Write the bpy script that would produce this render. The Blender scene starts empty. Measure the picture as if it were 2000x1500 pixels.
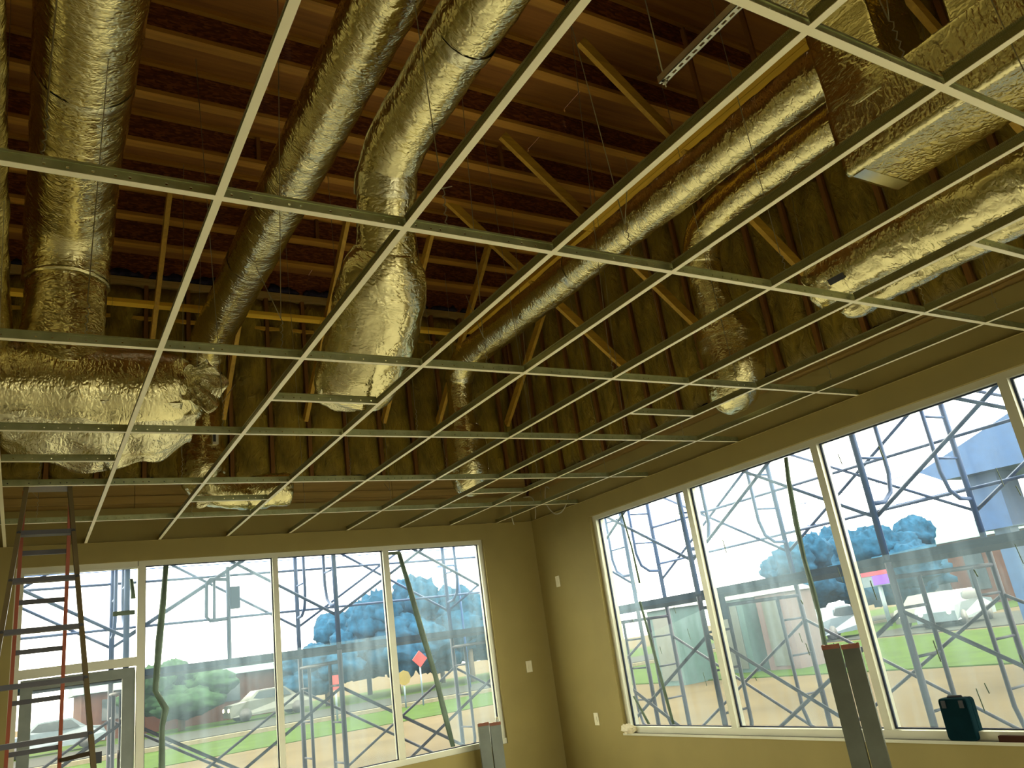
import bpy, math, random
from mathutils import Vector, Matrix, noise
random.seed(11)
S = bpy.context.scene
PI = math.pi

# ------------------------------------------------------------------ camera, sky, exposure
RC = [[0.8545336344708, -0.5011061206077, -0.1366196305354], [0.0488028150611, 0.3393370236506, -0.9393980357772], [0.5170982042129, 0.7960797951647, 0.3144302894606]]
cam_d = bpy.data.cameras.new('camera'); cam = bpy.data.objects.new('camera', cam_d); S.collection.objects.link(cam)
cam_d.sensor_width = 36; cam_d.lens = 27.587; cam_d.clip_start = 0.05; cam_d.clip_end = 400
rx, dn, fw = [Vector(r) for r in RC]
M = Matrix((rx, -dn, -fw)).transposed().to_4x4(); M.translation = Vector((-0.44136713, -2.14306197, 1.65618187))
cam.matrix_world = M
S.camera = cam

wd = bpy.data.worlds.new('overcast_sky'); S.world = wd; wd.use_nodes = True
bgn = wd.node_tree.nodes['Background']
bgn.inputs['Color'].default_value = (1.0, 0.95, 0.78, 1); bgn.inputs['Strength'].default_value = 1.0
S.view_settings.view_transform = 'Standard'; S.view_settings.look = 'None'
S.view_settings.gamma = 1.0; S.view_settings.use_curve_mapping = False
S.view_settings.exposure = 3.42

def portal(loc, rot, sx, sy):          # guides sky sampling through a window opening, gives no light itself
    l = bpy.data.lights.new('window_portal', 'AREA'); l.shape = 'RECTANGLE'; l.size = sx; l.size_y = sy
    l.cycles.is_portal = True
    o = bpy.data.objects.new('window_portal', l); o.location = loc; o.rotation_euler = rot; S.collection.objects.link(o)
portal((1.78, 6.03, 1.55), (-PI/2, 0, 0), 4.6, 2.7)
portal((4.92, 1.0, 1.78), (0, PI/2, 0), 2.2, 7.5)
portal((2.65, -6.62, 1.6), (PI/2, 0, 0), 3.3, 2.6)

# ------------------------------------------------------------------ materials
MATS = {}
class NT:
    def __init__(s, name):
        m = bpy.data.materials.new(name); m.use_nodes = True
        s.m = m; s.t = m.node_tree; s.n = s.t.nodes; s.l = s.t.links
        s.p = s.n['Principled BSDF']; s.out = s.n['Material Output']
        MATS[name] = m
    def new(s, typ, **kw):
        n = s.n.new(typ)
        for k, v in kw.items():
            if k in n.inputs: n.inputs[k].default_value = v
            else: setattr(n, k, v)
        return n
    def set(s, **kw):
        for k, v in kw.items(): s.p.inputs[k.replace('_', ' ')].default_value = v
        return s
    def coord(s, kind='Object', scale=(1, 1, 1), rot=(0, 0, 0)):
        tc = s.new('ShaderNodeTexCoord'); mp = s.new('ShaderNodeMapping')
        mp.inputs['Scale'].default_value = scale; mp.inputs['Rotation'].default_value = rot
        s.l.new(tc.outputs[kind], mp.inputs['Vector']); return mp.outputs['Vector']
    def noise(s, vec, scale, detail=4, rough=.55, dist=0):
        n = s.new('ShaderNodeTexNoise'); n.inputs['Scale'].default_value = scale; n.inputs['Detail'].default_value = detail
        n.inputs['Roughness'].default_value = rough; n.inputs['Distortion'].default_value = dist
        s.l.new(vec, n.inputs['Vector']); return n.outputs['Fac']
    def ramp(s, fac, stops):
        r = s.new('ShaderNodeValToRGB'); e = r.color_ramp.elements
        while len(e) < len(stops): e.new(.5)
        for q, (p, c) in zip(e, stops): q.position = p; q.color = (*c, 1) if len(c) == 3 else c
        s.l.new(fac, r.inputs['Fac']); return r.outputs['Color']
    def bump(s, h, strength=.3, dist=.01, prev=None):
        b = s.new('ShaderNodeBump'); b.inputs['Strength'].default_value = strength; b.inputs['Distance'].default_value = dist
        s.l.new(h, b.inputs['Height'])
        if prev: s.l.new(prev, b.inputs['Normal'])
        s.l.new(b.outputs['Normal'], s.p.inputs['Normal']); return b.outputs['Normal']
    def base(s, col): s.l.new(col, s.p.inputs['Base Color'])

def plain(name, col, rough=.5, metal=0, var=.12, scale=6, bump=0, kind='Object'):
    t = NT(name); t.set(Roughness=rough, Metallic=metal)
    if rough >= .8: t.p.inputs['Specular IOR Level'].default_value = .03      # dead matt surfaces
    v = t.coord(kind); f = t.noise(v, scale, 5)
    lo = tuple(c*(1-var) for c in col); hi = tuple(min(1, c*(1+var)) for c in col)
    t.base(t.ramp(f, [(.3, lo), (.7, hi)]))
    if bump: t.bump(t.noise(v, scale*8, 3), bump, .004)
    return t.m

def foil(name, col, rough, w=1.0):
    t = NT(name); t.set(Metallic=1.0, Roughness=rough)
    v = t.coord('UV', (55, 7, 1)); v2 = t.coord('UV', (9, 6, 1)); v3 = t.coord('UV', (3, 2, 1))
    big = t.noise(v3, 1.0, 3)
    vo = t.new('ShaderNodeTexVoronoi', feature='DISTANCE_TO_EDGE'); vo.inputs['Scale'].default_value = 1.6
    ad = t.new('ShaderNodeVectorMath', operation='ADD'); nz = t.new('ShaderNodeTexNoise'); nz.inputs['Scale'].default_value = 2.5
    t.l.new(v2, nz.inputs['Vector']); t.l.new(v2, ad.inputs[0]); t.l.new(nz.outputs['Color'], ad.inputs[1]); t.l.new(ad.outputs[0], vo.inputs['Vector'])
    rr = t.new('ShaderNodeMapRange'); rr.inputs['From Max'].default_value = .22; t.l.new(vo.outputs['Distance'], rr.inputs['Value'])
    n1 = t.bump(t.noise(v, 1.0, 3, .6, .5), .55*w, .006)
    n2 = t.bump(rr.outputs['Result'], .35*w, .008, n1)
    t.bump(big, .5*w, .03, n2)
    t.base(t.ramp(t.noise(v2, 1.3, 4), [(.3, tuple(c*.86 for c in col)), (.7, col)]))
    rm = t.new('ShaderNodeMapRange'); rm.inputs['To Min'].default_value = rough*.75; rm.inputs['To Max'].default_value = rough*1.35
    t.l.new(big, rm.inputs['Value']); t.l.new(rm.outputs['Result'], t.p.inputs['Roughness'])
    return t.m
foil('foil_gold', (.90, .815, .47), .175, .72)
foil('foil_sheet', (.90, .85, .58), .20, 1.1)
foil('foil_tape', (.88, .84, .60), .22, .6)

def wood(name, col, var=.3, axis='X', rough=.65):
    t = NT(name); t.set(Roughness=rough)
    if rough >= .8: t.p.inputs['Specular IOR Level'].default_value = .05
    sc = {'X': (1.2, 26, 26), 'Y': (26, 1.2, 26), 'Z': (26, 26, 1.2)}[axis]
    v = t.coord('Object', sc); f = t.noise(v, 1.0, 6, .6, .6)
    t.base(t.ramp(f, [(.25, tuple(c*(1-var) for c in col)), (.75, tuple(c*(1+var*.5) for c in col))]))
    t.bump(f, .15, .004); return t.m
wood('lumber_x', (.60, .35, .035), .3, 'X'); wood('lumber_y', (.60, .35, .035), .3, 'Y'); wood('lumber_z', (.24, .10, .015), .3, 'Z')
wood('board_x', (.80, .48, .035), .25, 'X'); wood('board_y', (.80, .48, .035), .25, 'Y')
wood('flange_wood', (.45, .21, .022), .35, 'X')
wood('plate_wood', (.42, .28, .085), .25, 'X'); wood('plate_wood_y', (.42, .28, .085), .25, 'Y')
wood('plywood', (.32, .125, .018), .35, 'X', .7)
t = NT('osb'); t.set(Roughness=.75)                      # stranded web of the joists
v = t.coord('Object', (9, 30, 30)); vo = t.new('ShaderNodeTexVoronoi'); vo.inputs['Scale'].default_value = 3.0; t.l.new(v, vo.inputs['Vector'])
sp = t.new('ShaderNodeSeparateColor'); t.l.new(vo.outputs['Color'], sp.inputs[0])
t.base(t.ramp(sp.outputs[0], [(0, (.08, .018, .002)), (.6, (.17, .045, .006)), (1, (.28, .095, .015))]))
t = NT('kraft'); t.set(Roughness=.55)                    # kraft paper facing of the batts
v = t.coord('Object', (3, 3, 1.5)); f = t.noise(v, 2.0, 5)
t.base(t.ramp(f, [(.3, (.13, .088, .006)), (.7, (.40, .28, .03))]))
n1 = t.bump(t.noise(t.coord('Object', (6, 6, 2.5)), 2.0, 4, .6, 1.2), 1.0, .05)
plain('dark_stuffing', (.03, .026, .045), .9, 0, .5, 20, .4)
plain('wall_paint', (.32, .25, .08), .75, 0, .05, 3, .03)
plain('gypsum', (.52, .46, .30), .85, 0, .08, 4, .03)
plain('concrete', (.76, .70, .53), .5, 0, .15, 1.5, .1)
plain('tee_white', (.95, .88, .62), .35, 0, .03, 3)
t = NT('tee_galvanised'); t.set(Roughness=.42, Metallic=.85); v = t.coord('Object', (4, 4, 4))
t.base(t.ramp(t.noise(v, 3, 4), [(.3, (.38, .41, .22)), (.7, (.55, .58, .33))]))
t = NT('tee_knurled'); t.set(Roughness=.42, Metallic=.85); v = t.coord('Object', (170, 170, 170))
vo = t.new('ShaderNodeTexVoronoi'); vo.inputs['Scale'].default_value = 1.0; vo.inputs['Randomness'].default_value = .15; t.l.new(v, vo.inputs['Vector'])
t.base(t.ramp(vo.outputs['Distance'], [(.22, (.56, .54, .34)), (.42, (.34, .33, .16))])); t.bump(vo.outputs['Distance'], .5, .002)
plain('wire_steel', (.42, .38, .26), .45, .9)
plain('strut_zinc', (.88, .85, .66), .35, .75)
plain('rod_zinc', (.60, .57, .42), .4, .9)
plain('frame_alu', (.62, .60, .46), .42, .25, .04, 3)
plain('gasket', (.02, .035, .08), .6)
plain('plate_plastic', (.80, .74, .52), .5)
plain('rail_orange', (.34, .08, .035), .5, 0, .1); plain('rail_tan', (.17, .125, .055), .5, 0, .1)
plain('door_alu', (.20, .22, .19), .45, .3); plain('ladder_alu', (.11, .105, .115), .5, .2); plain('black_plastic', (.03, .03, .035), .5)
plain('stud_steel', (.13, .14, .115), .42, .6, .15, 5); plain('rust_edge', (.20, .07, .04), .7)
plain('case_teal', (.003, .018, .024), .82, 0, .2, 8, .05)
plain('cable_jacket', (.55, .52, .40), .5)
plain('rag_paper', (.80, .72, .52), .8, 0, .15, 12, .2)
plain('scaffold_blue', (.007, .046, .17), .5, .1, .15, 4)
plain('scaffold_bronze', (.026, .022, .045), .6, .2, .15, 4)
wood('plank_wood', (.010, .032, .085), .3, 'X', .8); wood('plank_wood_y', (.010, .032, .085), .3, 'Y', .8)
plain('dirt_ground', (.064, .047, .024), .9, 0, .2, .5); plain('lawn_grass', (.024, .046, .003), .9, 0, .25, 1.2, .3)
plain('asphalt', (.028, .030, .028), .85, 0, .1, 1); plain('kerb_concrete', (.12, .105, .07), .8)
plain('tree_leaf', (.008, .042, .085), .8, 0, .35, 3); plain('tree_leaf_green', (.018, .040, .018), .8, 0, .35, 3); plain('bark', (.10, .08, .06), .9)
plain('brick_brown', (.06, .025, .016), .85, 0, .2, 2); plain('canopy_blue', (.009, .05, .15), .6); plain('roof_teal', (.03, .09, .09), .7)
plain('sign_red', (.20, .008, .006), .5); plain('car_white', (.06, .065, .058), .3); plain('car_dark', (.08, .11, .14), .3); plain('car_glass', (.03, .04, .05), .1)
plain('teal_cabin', (.025, .06, .062), .6); plain('pink_cabin', (.07, .04, .04), .6); plain('yellow_sign', (.12, .085, .004), .5)
plain('ink', (.04, .04, .045), .6); plain('sticker', (.66, .63, .50), .5)
t = NT('led_red'); t.set(Base_Color=(.06, .003, .008, 1)); t.p.inputs['Emission Color'].default_value = (1, .02, .08, 1); t.p.inputs['Emission Strength'].default_value = .11
t = NT('led_violet'); t.set(Base_Color=(.02, .003, .06, 1)); t.p.inputs['Emission Color'].default_value = (.30, .03, 1, 1); t.p.inputs['Emission Strength'].default_value = .11
t = NT('car_lamp'); t.p.inputs['Emission Color'].default_value = (1, .95, .5, 1); t.p.inputs['Emission Strength'].default_value = 1.2
t = NT('clear_bottle'); t.set(Roughness=.08); t.p.inputs['Transmission Weight'].default_value = .9; t.set(Base_Color=(.9, .9, .85, 1))

def hazy(name, lo, hi, tint):
    # window pane / protective film: clear sheet with a milky, streaked share of diffusing haze
    t = NT(name); t.n.remove(t.p)
    tr = t.new('ShaderNodeBsdfTransparent'); tr.inputs['Color'].default_value = (*tint, 1)
    tl = t.new('ShaderNodeBsdfTranslucent'); tl.inputs['Color'].default_value = (.62, .82, 1.0, 1)
    mx = t.new('ShaderNodeMixShader')
    f = t.noise(t.coord('Object', (9, 9, .7)), 1.6, 5, .6); g = t.noise(t.coord('Object', (1, 1, 1)), 1.1, 2)
    mu = t.new('ShaderNodeMath', operation='MULTIPLY'); t.l.new(f, mu.inputs[0]); t.l.new(g, mu.inputs[1])
    mr = t.new('ShaderNodeMapRange'); mr.inputs['From Min'].default_value = .15; mr.inputs['From Max'].default_value = .42
    mr.inputs['To Min'].default_value = lo; mr.inputs['To Max'].default_value = hi
    t.l.new(mu.outputs[0], mr.inputs['Value']); t.l.new(mr.outputs['Result'], mx.inputs[0])
    t.l.new(tr.outputs[0], mx.inputs[1]); t.l.new(tl.outputs[0], mx.inputs[2]); t.l.new(mx.outputs[0], t.out.inputs['Surface'])
hazy('pane_glass', .014, .042, (.95, .98, .98))
hazy('protective_film', .026, .075, (.97, .97, .93))
plain('film_roll', (.13, .19, .14), .5, 0, .3, 5)

# ------------------------------------------------------------------ mesh helpers
W = {}
COL = S.collection
def link(o, parent=None, world=(0, 0, 0)):
    COL.objects.link(o); w = Vector(world); W[o.name] = w
    if parent is not None:
        o.parent = parent; o.location = w - W[parent.name]
    else: o.location = w
    return o
def tag(o, label=None, cat=None, group=None, kind=None):
    if label: o['label'] = label
    if cat: o['category'] = cat
    if group: o['group'] = group
    if kind: o['kind'] = kind
    return o
def empty(name, loc, label=None, cat=None, group=None, kind=None):
    o = bpy.data.objects.new(name, None); o.empty_display_size = .1; link(o, None, loc)
    return tag(o, label, cat, group, kind)
def mesh(name, V, F, mat, smooth=False, uv=None):
    m = bpy.data.meshes.new(name); m.from_pydata([tuple(v) for v in V], [], F); m.materials.append(MATS[mat])
    if smooth: m.polygons.foreach_set('use_smooth', [True]*len(m.polygons))
    if uv:
        l = m.uv_layers.new(name='UVMap'); l.data.foreach_set('uv', [c for f in uv for p in f for c in p])
    m.update(); return m
def obj(name, V, F, mat, parent=None, smooth=False, uv=None, origin=None):
    V = [Vector(v) for v in V]
    if origin is None:
        if parent is not None: origin = W[parent.name]
        else:
            lo = [min(v[i] for v in V) for i in range(3)]; hi = [max(v[i] for v in V) for i in range(3)]
            origin = Vector(((lo[0]+hi[0])/2, (lo[1]+hi[1])/2, lo[2]))
    origin = Vector(origin)
    return link(bpy.data.objects.new(name, mesh(name, [v-origin for v in V], F, mat, smooth, uv)), parent, origin)
def inst(name, me, loc, parent=None): return link(bpy.data.objects.new(name, me), parent, loc)

class MB:
    def __init__(s): s.V = []; s.F = []
    def add(s, V, F):
        k = len(s.V); s.V += [Vector(v) for v in V]; s.F += [tuple(i+k for i in f) for f in F]; return s
    def box(s, lo, hi):
        x0, y0, z0 = lo; x1, y1, z1 = hi
        return s.add([(x0,y0,z0),(x1,y0,z0),(x1,y1,z0),(x0,y1,z0),(x0,y0,z1),(x1,y0,z1),(x1,y1,z1),(x0,y1,z1)],
                     [(0,3,2,1),(4,5,6,7),(0,1,5,4),(1,2,6,5),(2,3,7,6),(3,0,4,7)])
    def bar(s, a, b, w, h, up=(0, 0, 1)):           # rectangular bar between two points
        a = Vector(a); b = Vector(b); d = (b-a).normalized(); u = Vector(up)
        r = d.cross(u)
        if r.length < 1e-4: r = d.cross(Vector((1, 0, 0)))
        r.normalize(); u = r.cross(d).normalized(); r *= w/2; u *= h/2
        V = [p+q for p in (a, b) for q in (-r-u, r-u, r+u, -r+u)]
        return s.add(V, [(0,3,2,1),(4,5,6,7),(0,1,5,4),(1,2,6,5),(2,3,7,6),(3,0,4,7)])
    def tube(s, pts, r, n=8):
        pts = [Vector(p) for p in pts]; V = []; F = []; ref = None
        for i, p in enumerate(pts):
            d = (pts[min(i+1, len(pts)-1)]-pts[max(i-1, 0)]).normalized()
            if ref is None: ref = d.orthogonal().normalized()
            ref = (ref-d*ref.dot(d)).normalized(); q = d.cross(ref)
            V += [p+(ref*math.cos(2*PI*k/n)+q*math.sin(2*PI*k/n))*r for k in range(n)]
        for i in range(len(pts)-1):
            for k in range(n): F.append((i*n+k, i*n+(k+1) % n, (i+1)*n+(k+1) % n, (i+1)*n+k))
        F.append(tuple(range(n-1, -1, -1))); F.append(tuple(range((len(pts)-1)*n, len(pts)*n)))
        return s.add(V, F)
    def build(s, name, mat, parent=None, smooth=False, origin=None): return obj(name, s.V, s.F, mat, parent, smooth, None, origin)

def catmull(P, step):
    out = []
    n = len(P)
    for i in range(n-1):
        p0, p1, p2, p3 = P[max(i-1, 0)], P[i], P[i+1], P[min(i+2, n-1)]
        L = math.dist(p1[:3], p2[:3]); k = max(2, int(L/step))
        for j in range(k):
            t = j/k
            out.append([.5*((2*b)+(c-a)*t+(2*a-5*b+4*c-d)*t*t+(3*b-a-3*c+d)*t**3) for a, b, c, d in zip(p0, p1, p2, p3)])
    out.append(list(P[-1])); return out
def circle(n=36): return [(math.cos(2*PI*k/n), math.sin(2*PI*k/n)) for k in range(n)]
def rrect(a, b, r, n=6, sub=8):                      # rounded rectangle profile, extra points along the sides
    pts = []
    for cx, cy, s0 in ((a-r, b-r, 0), (-a+r, b-r, PI/2), (-a+r, -b+r, PI), (a-r, -b+r, 1.5*PI)):
        for k in range(n+1): pts.append((cx+r*math.cos(s0+PI/2*k/n), cy+r*math.sin(s0+PI/2*k/n)))
    out = []
    for i in range(len(pts)):
        p, q = pts[i], pts[(i+1) % len(pts)]; L = math.dist(p, q); m = max(1, int(L/.04))
        for k in range(m): out.append((p[0]+(q[0]-p[0])*k/m, p[1]+(q[1]-p[1])*k/m))
    return out
def sweep(name, P, parent, mat='foil_gold', prof=None, amp=.003, crease=.004, step=.02, seed=0., ref=None, caps=True, sag=0, smooth=True, cf=20):
    # foil skin swept along a path of (x, y, z, scale[, vertical scale]); skin is crinkled
    prof = prof or circle(); n = len(prof); P = [list(p)+([p[3]] if len(p) == 4 else []) for p in P]
    PL = [0.]
    for k in range(1, n): PL.append(PL[-1]+math.dist(prof[k], prof[k-1]))
    Q = catmull(P, step); V = []; uvr = []; s = 0; rf = Vector(ref) if ref else None
    for i, q in enumerate(Q):
        p = Vector(q[:3]); a = Vector(Q[max(i-1, 0)][:3]); b = Vector(Q[min(i+1, len(Q)-1)][:3]); d = (b-a).normalized()
        if i: s += (p-Vector(Q[i-1][:3])).length
        if rf is None: rf = d.orthogonal()
        rf = (rf-d*rf.dot(d)).normalized(); e = d.cross(rf)
        row = []; circ = 0; sc_ = (q[3]+q[4])/2
        for k, (cx, cy) in enumerate(prof):
            off = rf*cx*q[3]+e*cy*q[4]; L = off.length; nn = off/L if L > 1e-6 else d
            w = noise.noise(Vector((off.x*5+seed, off.y*5+s*3.0, off.z*5+s*3.0)))
            c = noise.noise(Vector((s*cf+seed+1.5*noise.noise(Vector((s*3, cx*2, cy*2+seed))), cx*2.6+seed, cy*2.6))) ; c2 = noise.noise(Vector((s*11-seed, cx*5, cy*5+seed)))
            dd = amp*2*w + crease*(1-abs(c)*2.2)*.6 + crease*1.2*c2
            V.append(p+off+nn*dd)
            row.append((s, PL[k]*max(.1, sc_)))
        uvr.append(row)
    F = []; UV = []
    m = len(Q)
    for i in range(m-1):
        for k in range(n):
            k2 = (k+1) % n
            F.append((i*n+k, i*n+k2, (i+1)*n+k2, (i+1)*n+k))
            e0 = (uvr[i][k][0], uvr[i][n-1][1]*n/(n-1)) if k2 == 0 else uvr[i][k2]
            e1 = (uvr[i+1][k][0], uvr[i+1][n-1][1]*n/(n-1)) if k2 == 0 else uvr[i+1][k2]
            UV.append((uvr[i][k], e0, e1, uvr[i+1][k]))
    if caps:
        for base, q, flip in ((0, Q[0], True), ((m-1)*n, Q[-1], False)):
            c = len(V); V.append(sum((V[base+k] for k in range(n)), Vector())/n)
            for k in range(n):
                k2 = (k+1) % n; f = (c, base+k2, base+k) if flip else (c, base+k, base+k2)
                F.append(f); UV.append(tuple((V[j].x*.7+V[j].y, V[j].z) for j in f))
    return obj(name, V, F, mat, parent, smooth, UV)
def band(name, P, parent, mat='foil_tape', w=.07, grow=1.012, seed=0.):
    # a strip of tape round a duct at point P=(x,y,z,r) with axis d
    (x, y, z, r), d = P; d = Vector(d).normalized(); c = Vector((x, y, z))
    a = c-d*w/2; b = c+d*w/2
    return sweep(name, [(*a, r*grow), (*c, r*grow*1.01), (*b, r*grow)], parent, mat, amp=.002, crease=.003, step=.015, seed=seed, caps=False)
def sheet(name, fn, nu, nv, parent, mat='foil_sheet', thick=.004, smooth=True):
    V = []; F = []; UV = []
    for i in range(nu+1):
        for j in range(nv+1): V.append(fn(i/nu, j/nv))
    for i in range(nu):
        for j in range(nv):
            a = i*(nv+1)+j; F.append((a, a+nv+1, a+nv+2, a+1))
            g = lambda p, q: (p/nu*1.2, q/nv*.6)
            UV.append((g(i, j), g(i+1, j), g(i+1, j+1), g(i, j+1)))
    o = obj(name, V, F, mat, parent, smooth, UV)
    md = o.modifiers.new('thickness', 'SOLIDIFY'); md.thickness = thick; return o

# ------------------------------------------------------------------ the setting: floor, ground, walls
GZ = 3.05; XR = 4.76; YB = 5.88; XL = -5.0; YF = -6.5; ZT = 5.69; ZJ = 5.77; ZD = 6.07
tag(MB().box((XL-.2, YF-.2, -.12), (XR+.18, YB+.18, 0)).build('floor', 'concrete'), kind='structure')
tag(MB().box((-60, -60, -.5), (150, 150, -.14)).build('ground', 'dirt_ground'), kind='structure')

def wall(name, boxes, mat='wall_paint'):
    w = empty(name, (0, 0, 0), kind='structure')
    for nm, lo, hi in boxes: MB().box(lo, hi).build(nm, mat if nm != 'gypsum_edge' else 'gypsum', w)
    return w
TH = .16                                             # wall thickness
ZW0, ZW1 = .69, 2.87                                 # window sill and head
ZG = 3.36                                            # top of the drywall
wb = wall('wall_back', [
    ('drywall_panel', (XL, YB, 0), (-.52, YB+TH, ZG)),
    ('drywall_panel', (4.06, YB, 0), (XR+TH, YB+TH, ZG)),
    ('drywall_panel', (-.52, YB, ZW1), (4.06, YB+TH, ZG)),
    ('drywall_panel', (.47, YB, 0), (4.06, YB+TH, ZW0))])
wr = wall('wall_right', [
    ('drywall_panel', (XR, 4.73, 0), (XR+TH, YB, ZG)),
    ('drywall_panel', (XR, -2.75, ZW1), (XR+TH, 4.73, ZG)),
    ('drywall_panel', (XR, -2.75, 0), (XR+TH, 4.73, ZW0)),
    ('drywall_panel', (XR, YF, 0), (XR+TH, -2.75, ZG))])
wl = wall('wall_left', [('drywall_panel', (XL-TH, YF-TH, 0), (XL, YB+TH, ZD+.05))])
wf = wall('wall_front', [
    ('drywall_panel', (XL, YF-TH, 0), (1.0, YF, ZD)), ('drywall_panel', (4.3, YF-TH, 0), (XR+TH, YF, ZD)),
    ('drywall_panel', (1.0, YF-TH, 2.9), (4.3, YF, ZD)), ('drywall_panel', (1.0, YF-TH, 0), (4.3, YF, .3))])

# framing above the drywall: plates, studs, kraft-faced batts
def framing(parent, along, a0, a1, face, sgn, first):
    # along: 'x' for the back wall (face = Y of the stud front), 'y' for the right wall
    P = (lambda a, d, z: (a, face+d, z)) if along == 'x' else (lambda a, d, z: (face+d, a, z))
    pm = 'plate_wood' if along == 'x' else 'plate_wood_y'
    def bx(nm, a, b, d0, d1, z0, z1, mat):
        lo = P(a, d0, z0); hi = P(b, d1, z1)
        return MB().box(tuple(map(min, lo, hi)), tuple(map(max, lo, hi))).build(nm, mat, parent)
    ZS = 3.60 if along == 'x' else 3.44
    for z0, z1, d0 in ((ZG, 3.40, .012), (3.402, 3.475, .0), (3.48, 3.60, .01)) if along == 'x' else ((ZG, 3.40, .004), (3.402, ZS, .012)):
        L = 2.6; a = a0
        while a < a1-.05:
            b = min(a+L, a1); bx('sill_plate', a, b-.004, d0, .14, z0, z1, pm); a = b
    for z0, z1 in ((ZT, ZT+.038), (ZT+.04, ZJ)):
        bx('top_plate', a0, a1, 0, .14, z0, z1, pm)
    bx('rim_board', a0, a1, .05, .09, ZJ, ZD, 'osb'); bx('sheathing', a0-3.5, a1+.15, .142, .156, ZG, ZD+.02, 'osb')
    sm = {}
    def stud_mesh():
        lo = P(0, 0, ZS); hi = P(.038, .14, ZT); b = MB().box(tuple(map(min, lo, hi)), tuple(map(max, lo, hi)))
        o = P(0, 0, 0) ; o = Vector((o[0] if along == 'y' else 0, o[1] if along == 'x' else 0, 0))
        return mesh('stud', [v-o for v in b.V], b.F, 'lumber_z'), o
    me, off = stud_mesh()
    bays = []; a = first
    while a < a1:
        inst('stud', me, Vector(P(a, 0, 0)) , parent); bays.append(a); a += .4064
    # batts
    bays.append(a); inst('stud', me, Vector(P(a1-.04, 0, 0)), parent)
    variants = []
    for q in range(4):
        V = []; F = []; nu, nv = 6, 22; wdt = .362; h0, h1 = ZS+.01, ZT-.01
        for j in range(nv+1):
            for i in range(nu+1):
                u = i/nu; t = j/nv
                bl = (math.sin(PI*u)**.6 if 0 < u < 1 else 0)
                d = .035-.055*bl*(.75+.5*noise.noise(Vector((u*3+q*7, t*6, q)))) - .018*abs(noise.noise(Vector((u*6, t*17+q*3, q*5))))*bl
                if j in (0, nv): d += .03
                zz = h0+(h1-h0)*t
                V.append((.038+.003+u*wdt, d, zz))
        for j in range(nv):
            for i in range(nu):
                k = j*(nu+1)+i; F.append((k, k+1, k+nu+2, k+nu+1))
        k = len(V)
        V += [(.041, .13, h0), (.041+wdt, .13, h0), (.041+wdt, .13, h1), (.041, .13, h1)]
        c = [0, nu, nv*(nu+1)+nu, nv*(nu+1)]
        F += [(k+3, k+2, k+1, k), tuple([k, k+1]+list(range(nu, -1, -1))), tuple([k+2, k+3]+list(range(nv*(nu+1), nv*(nu+1)+nu+1))),
              tuple([k+3, k]+[j*(nu+1) for j in range(nv+1)]), tuple([k+1, k+2]+[j*(nu+1)+nu for j in range(nv, -1, -1)])]
        if along == 'y': V = [(d, a, z) for a, d, z in V]; F = [f[::-1] for f in F]
        variants.append(mesh('insulation_batt', V, F, 'kraft', True))
    for i, a in enumerate(bays[:-1]):
        bt = inst('insulation_batt', variants[(i*7+i//3) % 4], Vector(P(a, 0, 0)), parent)
        if bays[i+1] > a1: bt.scale = ((a1-a-.05)/.40, 1, 1) if along == 'x' else (1, (a1-a-.05)/.40, 1)
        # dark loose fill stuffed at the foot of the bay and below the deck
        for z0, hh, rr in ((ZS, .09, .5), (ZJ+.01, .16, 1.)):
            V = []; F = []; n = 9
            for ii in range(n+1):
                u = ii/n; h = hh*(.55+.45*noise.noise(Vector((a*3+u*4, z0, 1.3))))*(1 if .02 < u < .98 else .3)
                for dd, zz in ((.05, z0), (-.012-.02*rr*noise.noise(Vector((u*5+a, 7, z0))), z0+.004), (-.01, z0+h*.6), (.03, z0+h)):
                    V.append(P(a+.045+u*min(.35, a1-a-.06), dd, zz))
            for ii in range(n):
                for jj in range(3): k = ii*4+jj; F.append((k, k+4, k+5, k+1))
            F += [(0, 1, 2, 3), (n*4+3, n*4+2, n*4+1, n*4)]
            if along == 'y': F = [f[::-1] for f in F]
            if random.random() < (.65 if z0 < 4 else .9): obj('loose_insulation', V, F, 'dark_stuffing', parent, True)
        if along == 'x' and a < 4.3: bx('fire_block', a+.04, a+.404, .0, .09, 5.30, 5.338, 'lumber_x')
framing(wb, 'x', -2.2, XR, YB+.005, 1, -1.98+.0+.4064*0)
framing(wr, 'y', -3.0, YB-.01, XR+.005, 1, -2.64)

# roof deck, joists, diagonal braces (all part of the ceiling structure)
ce = empty('ceiling', (0, 0, ZJ), kind='structure')
JY = [5.22, 4.71, 4.22, 3.60, 3.00, 2.38, 1.76, 1.15, .54, -.07, -.68, -1.29, -1.90, -2.51, -3.12, -3.73, -4.34, -4.95, -5.56]
web = MB().box((-4.85, -.006, ZJ+.036), (4.74, .006, ZD-.036)); wm = mesh('roof_joist', web.V, web.F, 'osb')
fl = MB().box((-4.85, -.043, 0), (4.74, .043, .036)); fm = mesh('flange', fl.V, fl.F, 'flange_wood')
for y in JY:
    j = inst('roof_joist', wm, (0, y, 0), ce)
    inst('flange', fm, (0, y, ZJ), j); inst('flange', fm, (0, y, ZD-.036), j)
dm = [MB().box((.002, .002, ZD), (2.436, 1.216, ZD+.018)) for _ in range(1)][0]; dme = mesh('deck_panel', dm.V, dm.F, 'plywood')
r = 0; y = -6.6
while y < 6.1:
    x = -5.1-(1.22 if r % 2 else 0)
    while x < 4.8:
        inst('deck_panel', dme, (x, y, 0), ce); x += 2.438
    y += 1.219; r += 1
for x in (.46, 1.21, 2.06, 2.96, 3.65, 4.60):
    MB().bar((x, 4.17, 5.806), (x, 5.875, 4.272), .04, .088).build('diagonal_brace', 'lumber_y', ce)
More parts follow.
